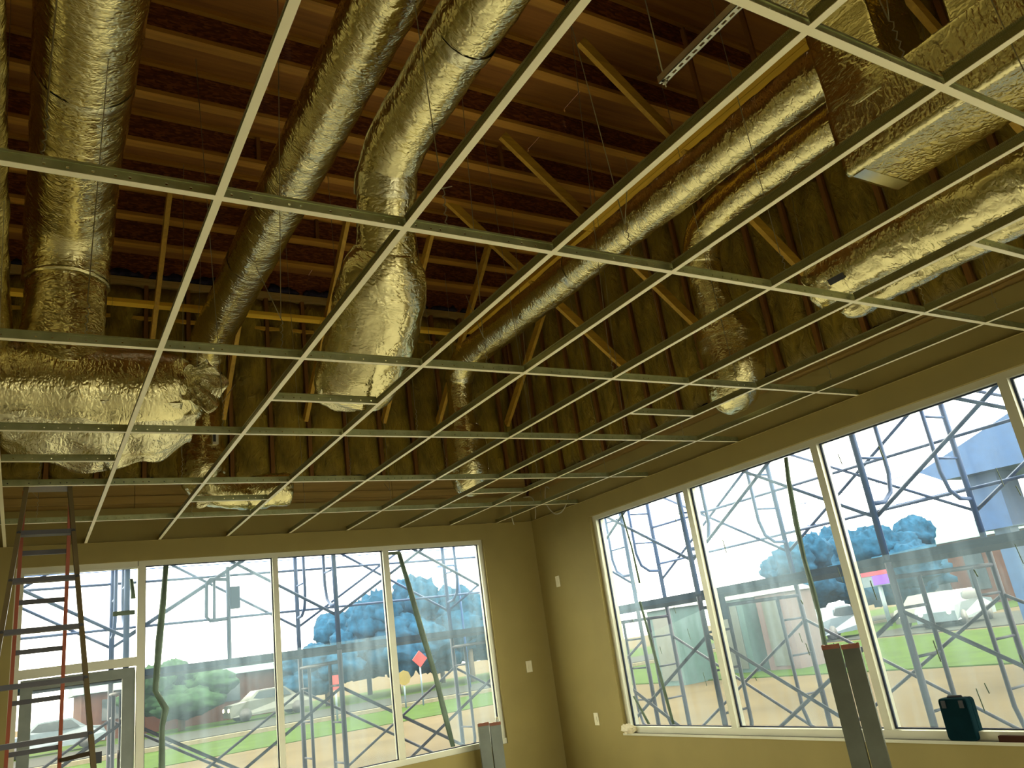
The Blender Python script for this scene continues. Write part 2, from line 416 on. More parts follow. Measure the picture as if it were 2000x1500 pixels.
for y in (1.37, 2.55, 3.62, -.4, -1.6):
    MB().bar((2.875, y, 5.80), (4.755, y, 4.146), .04, .088, (0, 0, 1)).build('diagonal_brace', 'lumber_x', ce)
xb = -1.8
while xb < 3.6:                                      # lateral board along the braces of the back wall
    MB().box((xb, 4.955, 5.035), (min(xb+1.9, 3.80)-.004, 5.045, 5.073)).build('brace_board', 'board_x', ce); xb += 1.9
yb = 5.05
while yb > -3:                                       # pair of boards along the braces of the right wall
    e = max(yb-2.44, -3.2)
    MB().box((3.665, e+.004, 5.035), (3.750, yb, 5.073)).build('brace_board', 'board_y', ce)
    if yb < 3.5: MB().box((3.560, e+.004, 5.037), (3.662, yb, 5.075)).build('brace_board', 'board_y', ce)
    yb = e
for x, y in ((3.70, .95), (3.70, .45), (2.9, -.05)):
    MB().bar((x-.2, y, 5.02), (x-.2, y, ZJ), .035, .018, (1, 0, 0)).build('hanging_slat', 'lumber_z', ce)
for x, y0, y1 in ((1.05, 3.6, 3.62), (2.15, 2.38, 2.40), (1.9, 4.71, 4.73), (3.1, 3.0, 3.02), (2.3, 1.76, 1.78), (.95, 4.22, 4.24)):   # web stiffeners
    MB().box((x, y0-.05, ZJ+.04), (x+.03, y0-.008, ZD-.04)).build('web_stiffener', 'lumber_z', ce)

# ------------------------------------------------------------------ windows and door
FR = 'frame_alu'
w1 = empty('window_1', (2.26, 5.94, ZW0), kind='structure')
def bxp(nm, lo, hi, mat, par): return MB().box(lo, hi).build(nm, mat, par)
Y0, Y1, YP = 5.915, 6.015, 5.965
bxp('head', (.44, Y0, 2.825), (4.06, Y1, 2.87), FR, w1); bxp('sill', (.50, Y0-.02, ZW0), (4.06, Y1, .745), FR, w1)
bxp('jamb', (4.012, Y0, .745), (4.06, Y1, 2.825), FR, w1)
MX = [(.435, .50), (1.660, 1.712), (2.835, 2.900)]
for a, b in MX: bxp('mullion', (a, Y0, .745 if a > .5 else 0), (b, Y1, 2.825), FR, w1)
edges = [(.50, 1.660), (1.712, 2.835), (2.900, 4.012)]
for a, b in edges:
    bxp('glass_pane', (a, YP, .745), (b, YP+.006, 2.825), 'pane_glass', w1)
    for lo, hi in (((a, YP-.012, .745), (a+.009, YP, 2.825)), ((b-.009, YP-.012, .745), (b, YP, 2.825)), ((a, YP-.012, .745), (b, YP, .754)), ((a, YP-.012, 2.816), (b, YP, 2.825))):
        bxp('gasket_strip', lo, hi, 'gasket', w1)
def ribbon(name, pts, w, plane, mat, par, d=.006):
    # narrow rolled edge of film lying against a pane; pts are (along, z)
    V = []; F = []
    for i, (a, z) in enumerate(pts):
        ww = w*1.25*(.85+.3*((i*37) % 5)/4)/2
        for da, dd in ((-ww, 0), (-ww*.4, -d*1.6), (ww*.6, -d*1.3), (ww, 0)):
            V.append((a+da, YP-.002+dd, z) if plane == 'y' else (4.848+dd, a+da, z))
    for i in range(len(pts)-1):
        for k in range(3): q = i*4+k; F.append((q, q+1, q+5, q+4))
        F.append((i*4+3, i*4, i*4+4, i*4+7))
    F += [(3, 2, 1, 0), tuple(len(V)-4+k for k in range(4))]
    if plane == 'x': F = [f[::-1] for f in F]
    return obj(name, V, F, mat, par, True)
def film(name, pts, plane, par):
    n = len(pts); V = [((a, YP-.003, z) if plane == 'y' else (4.846, a, z)) for a, z in pts]
    V += [((a, YP-.0015, z) if plane == 'y' else (4.8475, a, z)) for a, z in pts]
    F = [tuple(range(n)), tuple(range(2*n-1, n-1, -1))]+[(i, n+i, n+(i+1) % n, (i+1) % n) for i in range(n)]
    return obj(name, V, F, 'protective_film', par)
rb = [(3.04, 2.80), (3.13, 2.40), (3.23, 1.91), (3.33, 1.48), (3.39, 1.11), (3.45, .76)]
ribbon('film_edge', rb, .05, 'y', 'film_roll', w1); film('film_sheet', rb+[(4.0, .76), (4.0, 2.80)], 'y', w1)
bxp('film_edge', (2.91, YP-.012, 2.775), (3.05, YP-.002, 2.81), 'film_roll', w1)
ls = [(.68, 2.82), (.655, 2.47), (.625, 2.15), (.595, 1.72), (.68, 1.56), (.65, 1.41), (.65, 1.08), (.64, .76)]
ribbon('film_edge', ls, .045, 'y', 'film_roll', w1); film('film_sheet', ls[::-1]+[(1.65, 2.82), (1.65, .76)][::1], 'y', w1)
film('film_sheet', [(1.72, .76), (2.82, .76), (2.82, 1.95), (1.72, 1.93)], 'y', w1)

d1 = empty('door_1', (0, 5.95, 0), kind='structure')
bxp('door_frame', (-.52, Y0, 0), (-.455, Y1, 2.87), FR, d1); bxp('door_frame', (-.455, Y0, 2.815), (.435, Y1, 2.87), FR, d1)
bxp('transom_bar', (-.455, Y0, 1.955), (.435, Y1, 2.03), FR, d1)
bxp('transom_pane', (-.455, YP, 2.03), (.435, YP+.006, 2.815), 'pane_glass', d1)
for lo, hi in (((-.44, 5.94, .02), (-.35, 5.99, 1.945)), ((.325, 5.94, .02), (.425, 5.99, 1.945)), ((-.35, 5.94, 1.86), (.325, 5.99, 1.945)), ((-.35, 5.94, .02), (.325, 5.99, .30))):
    bxp('door_stile', lo, hi, 'door_alu', d1)
bxp('door_pane', (-.35, 5.962, .30), (.325, 5.968, 1.86), 'protective_film', d1)
b = MB(); b.tube([(.30, 5.93, .95), (.30, 5.88, .98), (.30, 5.88, 1.25), (.30, 5.93, 1.28)], .012); b.build('door_handle', 'ladder_alu', d1, True)
bxp('tape_strip', (.24, YP-.008, 2.40), (.42, YP-.002, 2.44), 'film_roll', d1)
ribbon('film_edge', [(.385, 2.72), (.40, 2.60), (.405, 2.54)], .03, 'y', 'film_roll', d1)

w2 = empty('window_2', (4.86, 1.0, ZW0), kind='structure')
X0, X1, XP = 4.80, 4.905, 4.852
ym = [4.70, 3.245, 1.755, .262, -1.23, -2.70]
bxp('head', (X0, -2.75, 2.825), (X1, 4.73, 2.87), FR, w2); bxp('sill', (X0-.02, -2.75, ZW0), (X1, 4.73, .745), FR, w2)
bxp('sill_board', (XR-.012, -2.75, ZW0-.02), (X0-.02, 4.75, ZW0), 'frame_alu', w2)
for i, y in enumerate(ym):
    hw = .032
    bxp('jamb' if i in (0, 5) else 'mullion', (X0, y-hw, .745), (X1, y+hw, 2.825), FR, w2)
for a, b in zip(ym[1:], ym[:-1]):
    a += .032; b -= .032
    bxp('glass_pane', (XP, a, .745), (XP+.006, b, 2.825), 'pane_glass', w2)
    for lo, hi in (((XP-.014, b-.015, .745), (XP, b, 2.825)), ((XP-.012, a, .745), (XP, a+.01, 2.825)), ((XP-.012, a, .745), (XP, b, .754)), ((XP-.012, a, 2.816), (XP, b, 2.825))):
        bxp('gasket_strip', lo, hi, 'gasket', w2)
r1 = [(2.07, 2.81), (2.10, 2.62), (2.13, 2.29), (2.14, 2.0), (2.13, 1.72), (2.13, 1.56), (2.15, 1.34), (2.14, 1.08), (2.15, .76)]
ribbon('film_edge', r1, .04, 'x', 'film_roll', w2); film('film_sheet', r1+[(3.2, .76), (3.2, 2.81)], 'x', w2)
ribbon('film_edge', [(4.27, 2.82), (4.21, 2.44), (4.19, 2.08)], .022, 'x', 'film_roll', w2)
ribbon('film_edge', [(4.24, 1.91), (4.19, 1.58), (4.14, 1.2), (4.08, .76)], .035, 'x', 'film_roll', w2)
ribbon('film_edge', [(4.60, 1.02), (4.44, .76)], .035, 'x', 'film_roll', w2)
film('film_sheet', [(4.27, 2.82), (4.19, 2.08), (4.24, 1.91), (4.14, 1.2), (4.08, .76), (4.65, .76), (4.65, 2.82)], 'x', w2)
film('film_sheet', [(3.30, .76), (4.06, .76), (4.16, 1.6), (3.30, 1.75)], 'x', w2)
film('film_sheet', [(.31, .76), (1.71, .76), (1.71, 1.9), (.31, 1.95)], 'x', w2)
rnd = random.Random(5)
for k in range(34):                                  # torn shreds of film and smears on the right panes
    y = rnd.uniform(.4, 4.5); z = rnd.uniform(.9, 2.78); h = rnd.uniform(.03, .14)
    if min(abs(y-m) for m in ym) < .08: continue
    bb = MB(); bb.bar((4.8455, y, z), (4.8455, y-.012, z-h), .004+.005*rnd.random(), .003, (1, 0, 0)); bb.build('film_shred', 'film_roll', w2)
w3 = empty('added_window_3', (2.65, YF-.1, .3), kind='structure')  # unseen window behind the camera, added to brighten the room
for x in (1.0, 2.05, 3.15, 4.25): bxp('mullion', (x, YF-.12, .3), (x+.05, YF-.04, 2.9), FR, w3)
bxp('glass_pane', (1.05, YF-.08, .3), (4.25, YF-.075, 2.9), 'pane_glass', w3)

# ------------------------------------------------------------------ suspended ceiling grid
gr = empty('ceiling_grid', (1.8, 2.4, GZ), 'white suspended ceiling grid of metal tees without any tiles', 'ceiling grid')
def tee_mesh(name, axis, L, holes, mat):
    # web with a row of punched holes, bulb on top; runs from 0 to L
    b = MB(); t = .0016
    def bx(s0, s1, w, z0, z1):
        b.box((s0, -w, z0), (s1, w, z1)) if axis == 'x' else b.box((-w, s0, z0), (w, s1, z1))
    bx(0, L, t, .0016, .016); bx(0, L, t, .023, .036); bx(0, L, .0045, .036, .044)
    if holes:
        s = 0; k = 0
        while s < L:
            g = (.055, .05, .03, .09, .06, .11, .05)[k % 7]; e = min(s+g, L); bx(s, e, t, .016, .023); s = e+.007; k += 1
    else: bx(0, L, t, .016, .023)
    return mesh(name, b.V, b.F, mat)
def cap_mesh(name, axis, L):
    b = MB(); w = .012
    b.box((0, -w, 0), (L, w, .0016)) if axis == 'x' else b.box((-w, 0, 0), (w, L, .0016))
    return mesh(name, b.V, b.F, 'tee_white')
mt, mc = tee_mesh('main_tee', 'x', 7.62, True, 'tee_galvanised'), cap_mesh('face_cap', 'x', 7.62)
YM = [-1.22+1.2192*k for k in range(-2, 6)]          # rows of main tees
for y in YM:
    o = inst('main_tee', mt, (XR-7.625, y, GZ), gr); inst('face_cap', mc, (XR-7.625, y, GZ), o)
ct, cc = tee_mesh('cross_tee', 'y', 1.193, False, 'tee_knurled'), cap_mesh('face_cap', 'y', 1.1952)
cs, csc = tee_mesh('cross_tee', 'y', YB-YM[-1]-.014, False, 'tee_knurled'), cap_mesh('face_cap', 'y', YB-YM[-1]-.014)
XC = [.6096*k for k in range(-4, 8)]
for x in XC:
    for k in range(1, len(YM)-1):
        o = inst('cross_tee', ct, (x, YM[k]+.013, GZ), gr); inst('face_cap', cc, (x, YM[k]+.012, GZ), o)
    o = inst('cross_tee', cs, (x, YM[-1]+.013, GZ), gr); inst('face_cap', csc, (x, YM[-1]+.012, GZ), o)
st, stc = tee_mesh('short_cross_tee', 'x', .584, True, 'tee_galvanised'), cap_mesh('face_cap', 'x', .5852)
for x, y in ((.6096, 1.815), (3.048, 1.815), (.6096, 4.255), (-.6096, 3.05), (3.048, 4.225), (3.048, -.612)):
    o = inst('short_cross_tee', st, (x+.0125, y, GZ), gr); inst('face_cap', stc, (x+.0122, y, GZ), o)
for lo, hi, lo2, hi2 in (((-3, YB-.022, GZ-.0015), (XR, YB, GZ), (-3, YB-.0015, GZ), (XR, YB, GZ+.022)), ((XR-.022, -5, GZ-.0015), (XR, YB-.022, GZ), (XR-.0015, -5, GZ), (XR, YB-.022, GZ+.022))):
    MB().box(lo, hi).box(lo2, hi2).build('wall_angle', 'wall_paint', gr)
# hanger wires tied to the main tees, with the twisted tail above each tee
rnd = random.Random(3)
def wire(x, y, x2, y2, z2=ZJ, tail=None):
    b = MB(); z = GZ+.03; p = [(x, y, z)]
    for k in range(1, 15):
        p.append((x+.006*math.sin(k*2.2)+.0005*k, y+.006*math.cos(k*2.2), z+k*.012))
    q = p[-1]; p.append((q[0]+(x2-x)*.5, q[1]+(y2-y)*.5, (q[2]+z2)/2)); p.append((x2, y2, z2))
    b.tube(p, .0022, 5)
    if tail: b.tube([q, (q[0]+tail[0], q[1]+tail[1], q[2]+tail[2])], .0020, 5)
    b.build('hanger_wire', 'wire_steel', gr, True)
for j, y in enumerate(YM[2:]):
    for i, x in enumerate((-.45, .62, 1.75, 2.62, 3.55, 4.3)):
        xx = x+rnd.uniform(-.18, .18)
        wire(xx, y, xx+rnd.uniform(-.12, .12), y+rnd.uniform(-.25, .12), tail=(rnd.uniform(-.1, .1), rnd.uniform(-.1, .1), rnd.uniform(.05, .3)) if rnd.random() < .5 else None)

# ------------------------------------------------------------------ ductwork wrapped in foil-faced insulation
D = lambda n, loc, lab: empty(n, loc, lab, 'duct')
# widest round duct at the left, turning straight down into the bag-like plenum
o = D('round_duct', (-.31, 1.0, 3.9), 'thick foil-wrapped round duct at the left, elbowing down into the bulging plenum')
sweep('duct_run', [(-.31, -4.8, 4.72, .235), (-.31, -3.0, 4.72, .235), (-.31, -.5, 4.72, .23), (-.31, 1.3, 4.72, .235), (-.31, 2.2, 4.72, .24), (-.31, 2.75, 4.70, .245)], o, seed=1.2)
sweep('elbow', [(-.31, 2.66, 4.71, .250), (-.31, 2.92, 4.67, .255), (-.31, 3.10, 4.55, .255), (-.31, 3.19, 4.36, .25), (-.31, 3.20, 4.28, .253)], o, seed=2.3, amp=.004, crease=.006)
sweep('drop', [(-.31, 3.20, 4.36, .236), (-.31, 3.22, 4.10, .236), (-.31, 3.25, 3.88, .25), (-.31, 3.28, 3.74, .27)], o, seed=4.1, amp=.005, crease=.008)
band('tape_band', ((-.31, 1.62, 4.72, .236), (0, 1, 0)), o, seed=.4); band('tape_band', ((-.31, 3.20, 4.32, .252), (0, 0, -1)), o, w=.05, seed=.9)

o = D('round_duct', (-.84, 1.0, 3.7), 'foil-wrapped duct cut off by the left edge of the picture')
sweep('duct_run', [(-.845, -4.8, 4.50, .205), (-.845, -2, 4.50, .205), (-.842, .5, 4.48, .205), (-.842, 2.0, 4.45, .205), (-.84, 2.75, 4.38, .21), (-.83, 3.05, 4.15, .215), (-.81, 3.16, 3.9, .22), (-.80, 3.22, 3.72, .23)], o, seed=8.2, amp=.006, crease=.008)

pl = empty('plenum_bag', (-.4, 3.3, 3.1), 'bulging foil-wrapped plenum with gathered knotted end above the ladder', 'plenum')
sweep('plenum_body', [(-2.6, 3.33, 3.60, .28, .27), (-1.8, 3.33, 3.60, .28, .27), (-1.0, 3.32, 3.61, .29, .285), (-.5, 3.31, 3.60, .30, .29), (0, 3.3, 3.60, .29, .285), (.28, 3.29, 3.60, .275, .27), (.44, 3.28, 3.61, .235, .23), (.50, 3.27, 3.62, .17, .17), (.52, 3.265, 3.63, .06, .06)], pl, seed=3.3, amp=.012, crease=.004, step=.03, ref=(0, 1, 0), cf=14)
def rosette(u, v):                                   # flared, pleated foil round the tie of the knot
    a = u*2*PI; k = .5+.5*math.cos(a*9+2*math.sin(a*2)); rr = .02+.20*v*(.72+.28*math.sin(a*1-1.2)+.12*math.sin(a*5))
    dep = -.02-.10*v+.055*v*k+.03*noise.noise(Vector((a*2, v*4, 2)))
    return Vector((.40+rr*math.sin(a)*.82+.09*v, 3.10+dep*.75, 3.66+rr*math.cos(a)*.98-.05*v))
sheet('gathered_end', rosette, 90, 14, pl)
b = MB(); b.tube([(.40+.028*math.sin(k/10*2*PI), 3.075, 3.66+.028*math.cos(k/10*2*PI)) for k in range(11)], .006, 6); b.build('tie', 'foil_tape', pl, True)
def drape(u, v):                                     # loose flap of foil hanging below the plenum
    x = -.62+1.10*u; low = .13+.20*math.sin(PI*min(1, u*1.02))**.8*(1-.25*u)+.02*math.sin(u*17)
    y = 3.13+.32*v+.05*noise.noise(Vector((u*5, v*3, 4)))+.03*math.sin(u*23)*v
    return Vector((x, y, 3.40-low*v-.03*math.sin(PI*v)+.025*noise.noise(Vector((u*7, v*4, 9)))))
sheet('hanging_flap', drape, 60, 16, pl)
def drape2(u, v):
    x = -1.6+1.98*u; y = 3.06+.16*v+.02*noise.noise(Vector((u*6, v*3, 1)))
    return Vector((x, y, 3.45-(.17+.03*math.sin(u*8)-.13*max(0, u-.7)*3.3)*v+.012*noise.noise(Vector((u*12, v*4, 5)))))
sheet('hanging_flap', drape2, 70, 10, pl)

# duct running to the back wall, with a boot that lies on the grid
o = D('round_duct', (.9, 3.0, 3.1), 'long foil-wrapped round duct left of centre, dropping to a boot near the back wall')
sweep('duct_run', [(.905, -4.8, 4.70, .172), (.905, -2, 4.70, .172), (.905, 1.0, 4.70, .172), (.905, 3.0, 4.70, .172), (.90, 4.1, 4.69, .172), (.895, 4.75, 4.66, .172), (.885, 4.97, 4.58, .170), (.875, 5.03, 4.45, .166)], o, seed=5.5)
sweep('drop', [(.875, 5.03, 4.50, .135), (.872, 5.02, 4.25, .132), (.870, 5.0, 4.0, .135), (.86, 4.97, 3.85, .14), (.85, 4.95, 3.75, .16)], o, seed=6.1, amp=.004, crease=.007)
sweep('boot', [(.84, 4.95, 3.82, .17), (.83, 4.94, 3.62, .20), (.83, 4.93, 3.46, .195), (.88, 4.92, 3.33, .165), (1.03, 4.90, 3.26, .14), (1.22, 4.88, 3.25, .135), (1.42, 4.87, 3.27, .145), (1.55, 4.87, 3.27, .14), (1.57, 4.87, 3.27, .10)], o, seed=7.7, amp=.008, crease=.010, cf=20)
band('tape_band', ((.905, 3.35, 4.70, .172), (0, 1, 0)), o, seed=1.); band('tape_band', ((.875, 5.03, 4.46, .158), (0, 0, -1)), o, w=.10, seed=1.9)
def flap(u, v): return Vector((.75+.78*u, 4.78+.05*v-.03*math.sin(u*9)*v, 3.22-.10*v*(.6+.4*math.sin(u*13+1))+.02*noise.noise(Vector((u*8, v*3, 3)))))
sheet('hanging_flap', flap, 40, 8, o)
bxp('print_label', (.885, 4.742, 3.66), (.932, 4.762, 3.80), 'sticker', o); bxp('print_block', (.887, 4.739, 3.68), (.910, 4.742, 3.78), 'ink', o)

# middle duct with the broad drop boot
o = D('round_duct', (1.12, .3, 3.1), 'foil-wrapped round duct in the middle with a broad crumpled boot hanging to the grid')
sweep('duct_run', [(1.12, -4.8, 4.27, .152), (1.12, -2, 4.27, .152), (1.12, -.4, 4.27, .152), (1.12, .55, 4.27, .153), (1.12, .95, 4.25, .156), (1.125, 1.16, 4.19, .160), (1.13, 1.26, 4.10, .165)], o, seed=9.1)
sweep('drop', [(1.13, 1.20, 4.17, .160), (1.15, 1.30, 4.02, .158), (1.17, 1.38, 3.90, .160), (1.19, 1.46, 3.78, .175)], o, seed=9.9, amp=.004, crease=.007)
sweep('boot', [(1.185, 1.42, 3.83, .165, .165), (1.19, 1.50, 3.74, .235, .20), (1.205, 1.60, 3.64, .262, .22), (1.21, 1.74, 3.52, .262, .22), (1.20, 1.90, 3.39, .255, .22), (1.19, 2.06, 3.27, .245, .20), (1.185, 2.14, 3.20, .20, .16), (1.18, 2.17, 3.17, .11, .09)], o, seed=12.4, amp=.008, crease=.008, cf=18, ref=(1, 0, 0))
band('tape_band', ((1.12, .25, 4.27, .152), (0, 1, 0)), o, seed=3.); band('tape_band', ((1.13, 1.24, 4.11, .158), (.1, .6, -.9)), o, w=.12, grow=1.07, seed=3.7)
def lip(u, v): return Vector((.96+.42*u, 2.02+.10*v+.08*math.sin(PI*u), 3.205-.075*v*math.sin(PI*min(1, u*.9+.1))**.7+.012*noise.noise(Vector((u*8, v*3, 8)))))
sheet('hanging_flap', lip, 30, 8, o)

# pair of ducts at the right
o = D('round_duct', (3.35, 2, 3.1), 'long foil-wrapped duct under the yellow boards, dropping near the back corner')
sweep('duct_run', [(3.36, -.30, 4.54, .150), (3.36, .4, 4.54, .150), (3.35, 2.0, 4.54, .150), (3.35, 3.6, 4.54, .150), (3.35, 4.35, 4.53, .150), (3.35, 4.60, 4.47, .150), (3.35, 4.70, 4.37, .147)], o, seed=14.2)
sweep('drop', [(3.35, 4.69, 4.42, .128), (3.355, 4.73, 4.20, .126), (3.36, 4.75, 4.0, .130), (3.365, 4.76, 3.84, .14)], o, seed=14.9, amp=.005, crease=.008)
sweep('boot', [(3.36, 4.76, 3.86, .165), (3.375, 4.76, 3.72, .195), (3.38, 4.77, 3.55, .20), (3.385, 4.78, 3.40, .20), (3.39, 4.80, 3.26, .17), (3.40, 4.81, 3.18, .11), (3.40, 4.81, 3.16, .04)], o, seed=15.8, amp=.006, crease=.008, cf=18)
band('tape_band', ((3.35, 4.68, 4.40, .146), (0, .5, -1)), o, w=.09, seed=4.); band('tape_band', ((3.35, 2.5, 4.54, .150), (0, 1, 0)), o, seed=4.4)
o = D('round_duct', (4.05, 1, 3.1), 'shorter foil-wrapped duct on the right, elbowing down to a boot above the right window')
sweep('duct_run', [(4.03, -.30, 4.64, .150), (4.03, .5, 4.64, .150), (4.03, 1.25, 4.63, .150), (4.03, 1.55, 4.58, .150), (4.04, 1.70, 4.47, .148), (4.05, 1.76, 4.33, .142)], o, seed=17.3)
sweep('drop', [(4.045, 1.75, 4.40, .135), (4.07, 1.77, 4.15, .135), (4.11, 1.78, 3.95, .14), (4.15, 1.79, 3.82, .16)], o, seed=18.6, amp=.005, crease=.008)
sweep('boot', [(4.15, 1.79, 3.86, .19), (4.19, 1.80, 3.74, .245), (4.20, 1.80, 3.60, .245), (4.18, 1.80, 3.45, .23), (4.17, 1.85, 3.30, .205), (4.17, 1.88, 3.20, .165), (4.17, 1.89, 3.13, .09), (4.17, 1.89, 3.115, .03)], o, seed=19.4, amp=.006, crease=.008, cf=18)
band('tape_band', ((4.05, 1.75, 4.36, .142), (0, .15, -1)), o, w=.07, seed=5.)

# square trunks at the upper right
o = D('trunk_duct', (3.117, -1.2, 3.6), 'square-edged foil-wrapped trunk duct with bright flat underside at the upper right')
sweep('trunk_run', [(3.117, -4.8, 3.793, 1), (3.117, -2.4, 3.793, 1), (3.117, -1.0, 3.793, 1), (3.117, -.244, 3.793, 1)], o, prof=rrect(.2175, .193, .035), amp=.0015, crease=.003, seed=21., ref=(1, 0, 0), step=.04)
sweep('riser', [(3.117, -.422, 3.9, 1), (3.117, -.422, 4.6, 1), (3.117, -.422, 5.5, 1)], o, prof=rrect(.2165, .175, .03), amp=.004, crease=.006, seed=22.5, ref=(1, 0, 0), step=.04)
sweep('riser', [(3.20, -1.25, 3.9, 1), (3.20, -1.25, 4.6, 1), (3.20, -1.25, 5.5, 1)], o, prof=rrect(.2165, .38, .03), amp=.004, crease=.006, seed=23.5, ref=(1, 0, 0), step=.04)
bxp('edge_tape', (2.93, -.33, 3.594), (3.30, -.262, 3.598), 'foil_tape', o)
o = D('trunk_duct', (2.3, -.6, 4.37), 'foil-wrapped trunk duct resting on the slotted strut hanger')
sweep('trunk_run', [(1.62, -.62, 4.58, 1), (2.0, -.62, 4.58, 1), (2.5, -.62, 4.58, 1), (2.93, -.62, 4.58, 1)], o, prof=rrect(.33, .19, .04), amp=.004, crease=.005, seed=25., ref=(0, 1, 0), step=.04)
o = D('oval_duct', (3.6, -.3, 3.1), 'low foil-wrapped duct with a dark printed label and ragged end at the right edge')
sweep('duct_run', [(3.60, -4.0, 3.46, .155), (3.60, -2.0, 3.46, .155), (3.59, -.6, 3.455, .155), (3.585, .2, 3.45, .155), (3.58, .44, 3.445, .145), (3.58, .53, 3.44, .115), (3.58, .56, 3.44, .05)], o, seed=27., amp=.008, crease=.010, cf=16)
sweep('lower_run', [(3.735, -4.0, 3.345, .092), (3.735, -2.0, 3.345, .092), (3.735, -.5, 3.34, .092), (3.73, .25, 3.32, .09), (3.71, .40, 3.30, .085), (3.70, .47, 3.29, .055), (3.70, .48, 3.29, .02)], o, seed=28., amp=.008, crease=.008)
def ragged(u, v):
    a = u*2*PI; rr = .05+.10*v*(.8+.3*math.sin(a*3)+.15*math.sin(a*7)); return Vector((3.56+rr*math.cos(a), .545-.05*v+.02*noise.noise(Vector((a*2, v*3, 5))), 3.42+rr*math.sin(a)*.9))
sheet('torn_end', ragged, 48, 8, o)
q = Vector((3.438, .30, 3.38)); b = MB(); b.bar(q+Vector((0, -.05, 0)), q+Vector((0, .05, 0)), .036, .006, (-.9, 0, -.43)); b.build('print_label', 'ink', o)

# slotted strut on threaded rods
sh = empty('strut_hanger', (2.28, -.4, 4.30), 'slotted metal strut hung on a pair of thin rods', 'strut')
b = MB(); x = 2.285; w = .0205; y0, y1 = -1.05, .212; zb, zt = 4.325, 4.366
b.box((x-w, y0, zb), (x-w+.003, y1, zt)); b.box((x+w-.003, y0, zb), (x+w, y1, zt))
b.box((x-w, y0, zb), (x-.007, y1, zb+.003)); b.box((x+.007, y0, zb), (x+w, y1, zb+.003))
yy = y0; k = 0
while yy < y1-.01:                                   # webs between the slots
    e = min(yy+.022, y1); b.box((x-.0071, yy, zb), (x+.0071, e, zb+.003)); yy = e+.029
b.build('channel', 'strut_zinc', sh)
for yr in (.185, -1.0):
    for dx in (-.004, .008):
        MB().tube([(x+dx, yr+dx, zb-.03), (x+dx, yr+dx, 5.77)], .0032, 6).build('threaded_rod', 'rod_zinc', sh, True)
    MB().tube([(x, yr, zb-.012), (x, yr, zb)], .012, 6).build('nut', 'rod_zinc', sh)
    MB().tube([(x, yr, zb), (x, yr, zb+.003)], .018, 12).build('washer', 'rod_zinc', sh)

# ------------------------------------------------------------------ stepladder
ld = empty('stepladder', (-.34, 3.5, 0), 'tall aluminium and fibreglass stepladder standing in front of the glass door', 'ladder')
def fr(s, z): k = (3.06-z)/3.06; return (-.345+s*(.122+.270*k), 3.735-.97*k, z)
def rr_(s, z): k = (3.06-z)/3.06; return (-.345+s*(.132+.03*k), 3.82+.80*k, z)
for s in (-1, 1):
    b = MB(); a, c = Vector(fr(s, 0.02)), Vector(fr(s, 3.06)); b.bar(a, c, .026, .075, (0, 1, 0)); b.build('front_rail', 'rail_tan', ld)
    b = MB(); b.bar(rr_(s, .02), rr_(s, 3.06), .022, .05, (0, 1, 0)); b.build('rear_rail', 'rail_orange', ld)
    for f_ in (fr, rr_):
        p = f_(s, 0); MB().box((p[0]-.03, p[1]-.045, 0), (p[0]+.03, p[1]+.045, .05)).build('foot', 'black_plastic', ld)
for k in range(1, 10):
    z = 3.06-.305*k
    a, c = Vector(fr(-1, z)), Vector(fr(1, z)); st_ = MB().box((a.x, a.y-.04, z-.028), (c.x, a.y+.045, z)).build('step', 'ladder_alu', ld)
    for p in (a, c): MB().tube([(p.x, p.y-.045, z-.014), (p.x, p.y-.04, z-.014)], .012, 8).build('rivet', 'black_plastic', st_)
    z2 = z-.075; a, c = Vector(rr_(-1, z2)), Vector(rr_(1, z2)); MB().box((a.x, a.y-.012, z2-.03), (c.x, a.y+.012, z2)).build('rear_bar', 'ladder_alu', ld)
MB().box((-.345-.14, 3.72, 3.06), (-.345+.14, 3.87, 3.078)).build('top_cap', 'rail_tan', ld)
for s in (-1, 1):
    p, q = Vector(fr(s, 1.42)), Vector(rr_(s, 1.36)); b = MB(); b.bar(p, q, .006, .025); b.build('spreader', 'ladder_alu', ld)
MB().box((-.08, 3.215, 1.36), (-.03, 3.25, 1.42)).build('spreader_lock', 'black_plastic', ld)

# ------------------------------------------------------------------ things standing about
def studs_bundle(name, x, y, ang, h, lab):
    o = empty(name, (x, y, 0), lab, 'metal studs', 'bundles of steel studs')
    for k, (dx, hh) in enumerate(((-.062, h), (.062, h-.012))):
        ca, sa = math.cos(ang), math.sin(ang); c = MB()
        def pt(a, d, z): return (x+ca*(dx+a)-sa*d, y+sa*(dx+a)+ca*d, z)
        prof = [(-.056, .05), (-.056, -.02), (.056, -.02), (.056, .05), (.045, .05), (.045, -.009), (-.045, -.009), (-.045, .05)]
        n = len(prof); V = [pt(a, d, 0) for a, d in prof]+[pt(a, d, hh+.012*math.sin(i*2.1+k)) for i, (a, d) in enumerate(prof)]
        F = [(i, (i+1) % n, n+(i+1) % n, n+i) for i in range(n)]+[(n+1, n+2, n+5, n+6), (n+0, n+1, n+6, n+7), (n+2, n+3, n+4, n+5)]
        obj('stud_channel', V, F, 'stud_steel', o)
        V = []; F = []; m = 12                       # ragged cut edge along the top
        for i in range(m+1):
            a = -.058+.116*i/m; z = hh+.002+.012*abs(noise.noise(Vector((i*1.7, k*5, x))))
            V += [pt(a, -.024, hh-.02), pt(a, -.024, z+.006), pt(a, -.008, z+.006), pt(a, -.008, hh-.02)]
        for i in range(m):
            for j in range(3): F.append((i*4+j, i*4+j+1, i*4+j+5, i*4+j+4))
        obj('cut_edge', V, F, 'rust_edge', o)
studs_bundle('steel_stud_bundle', 4.30, 1.58, -PI/2+.55, 1.365, 'pair of steel studs standing in front of the right window')
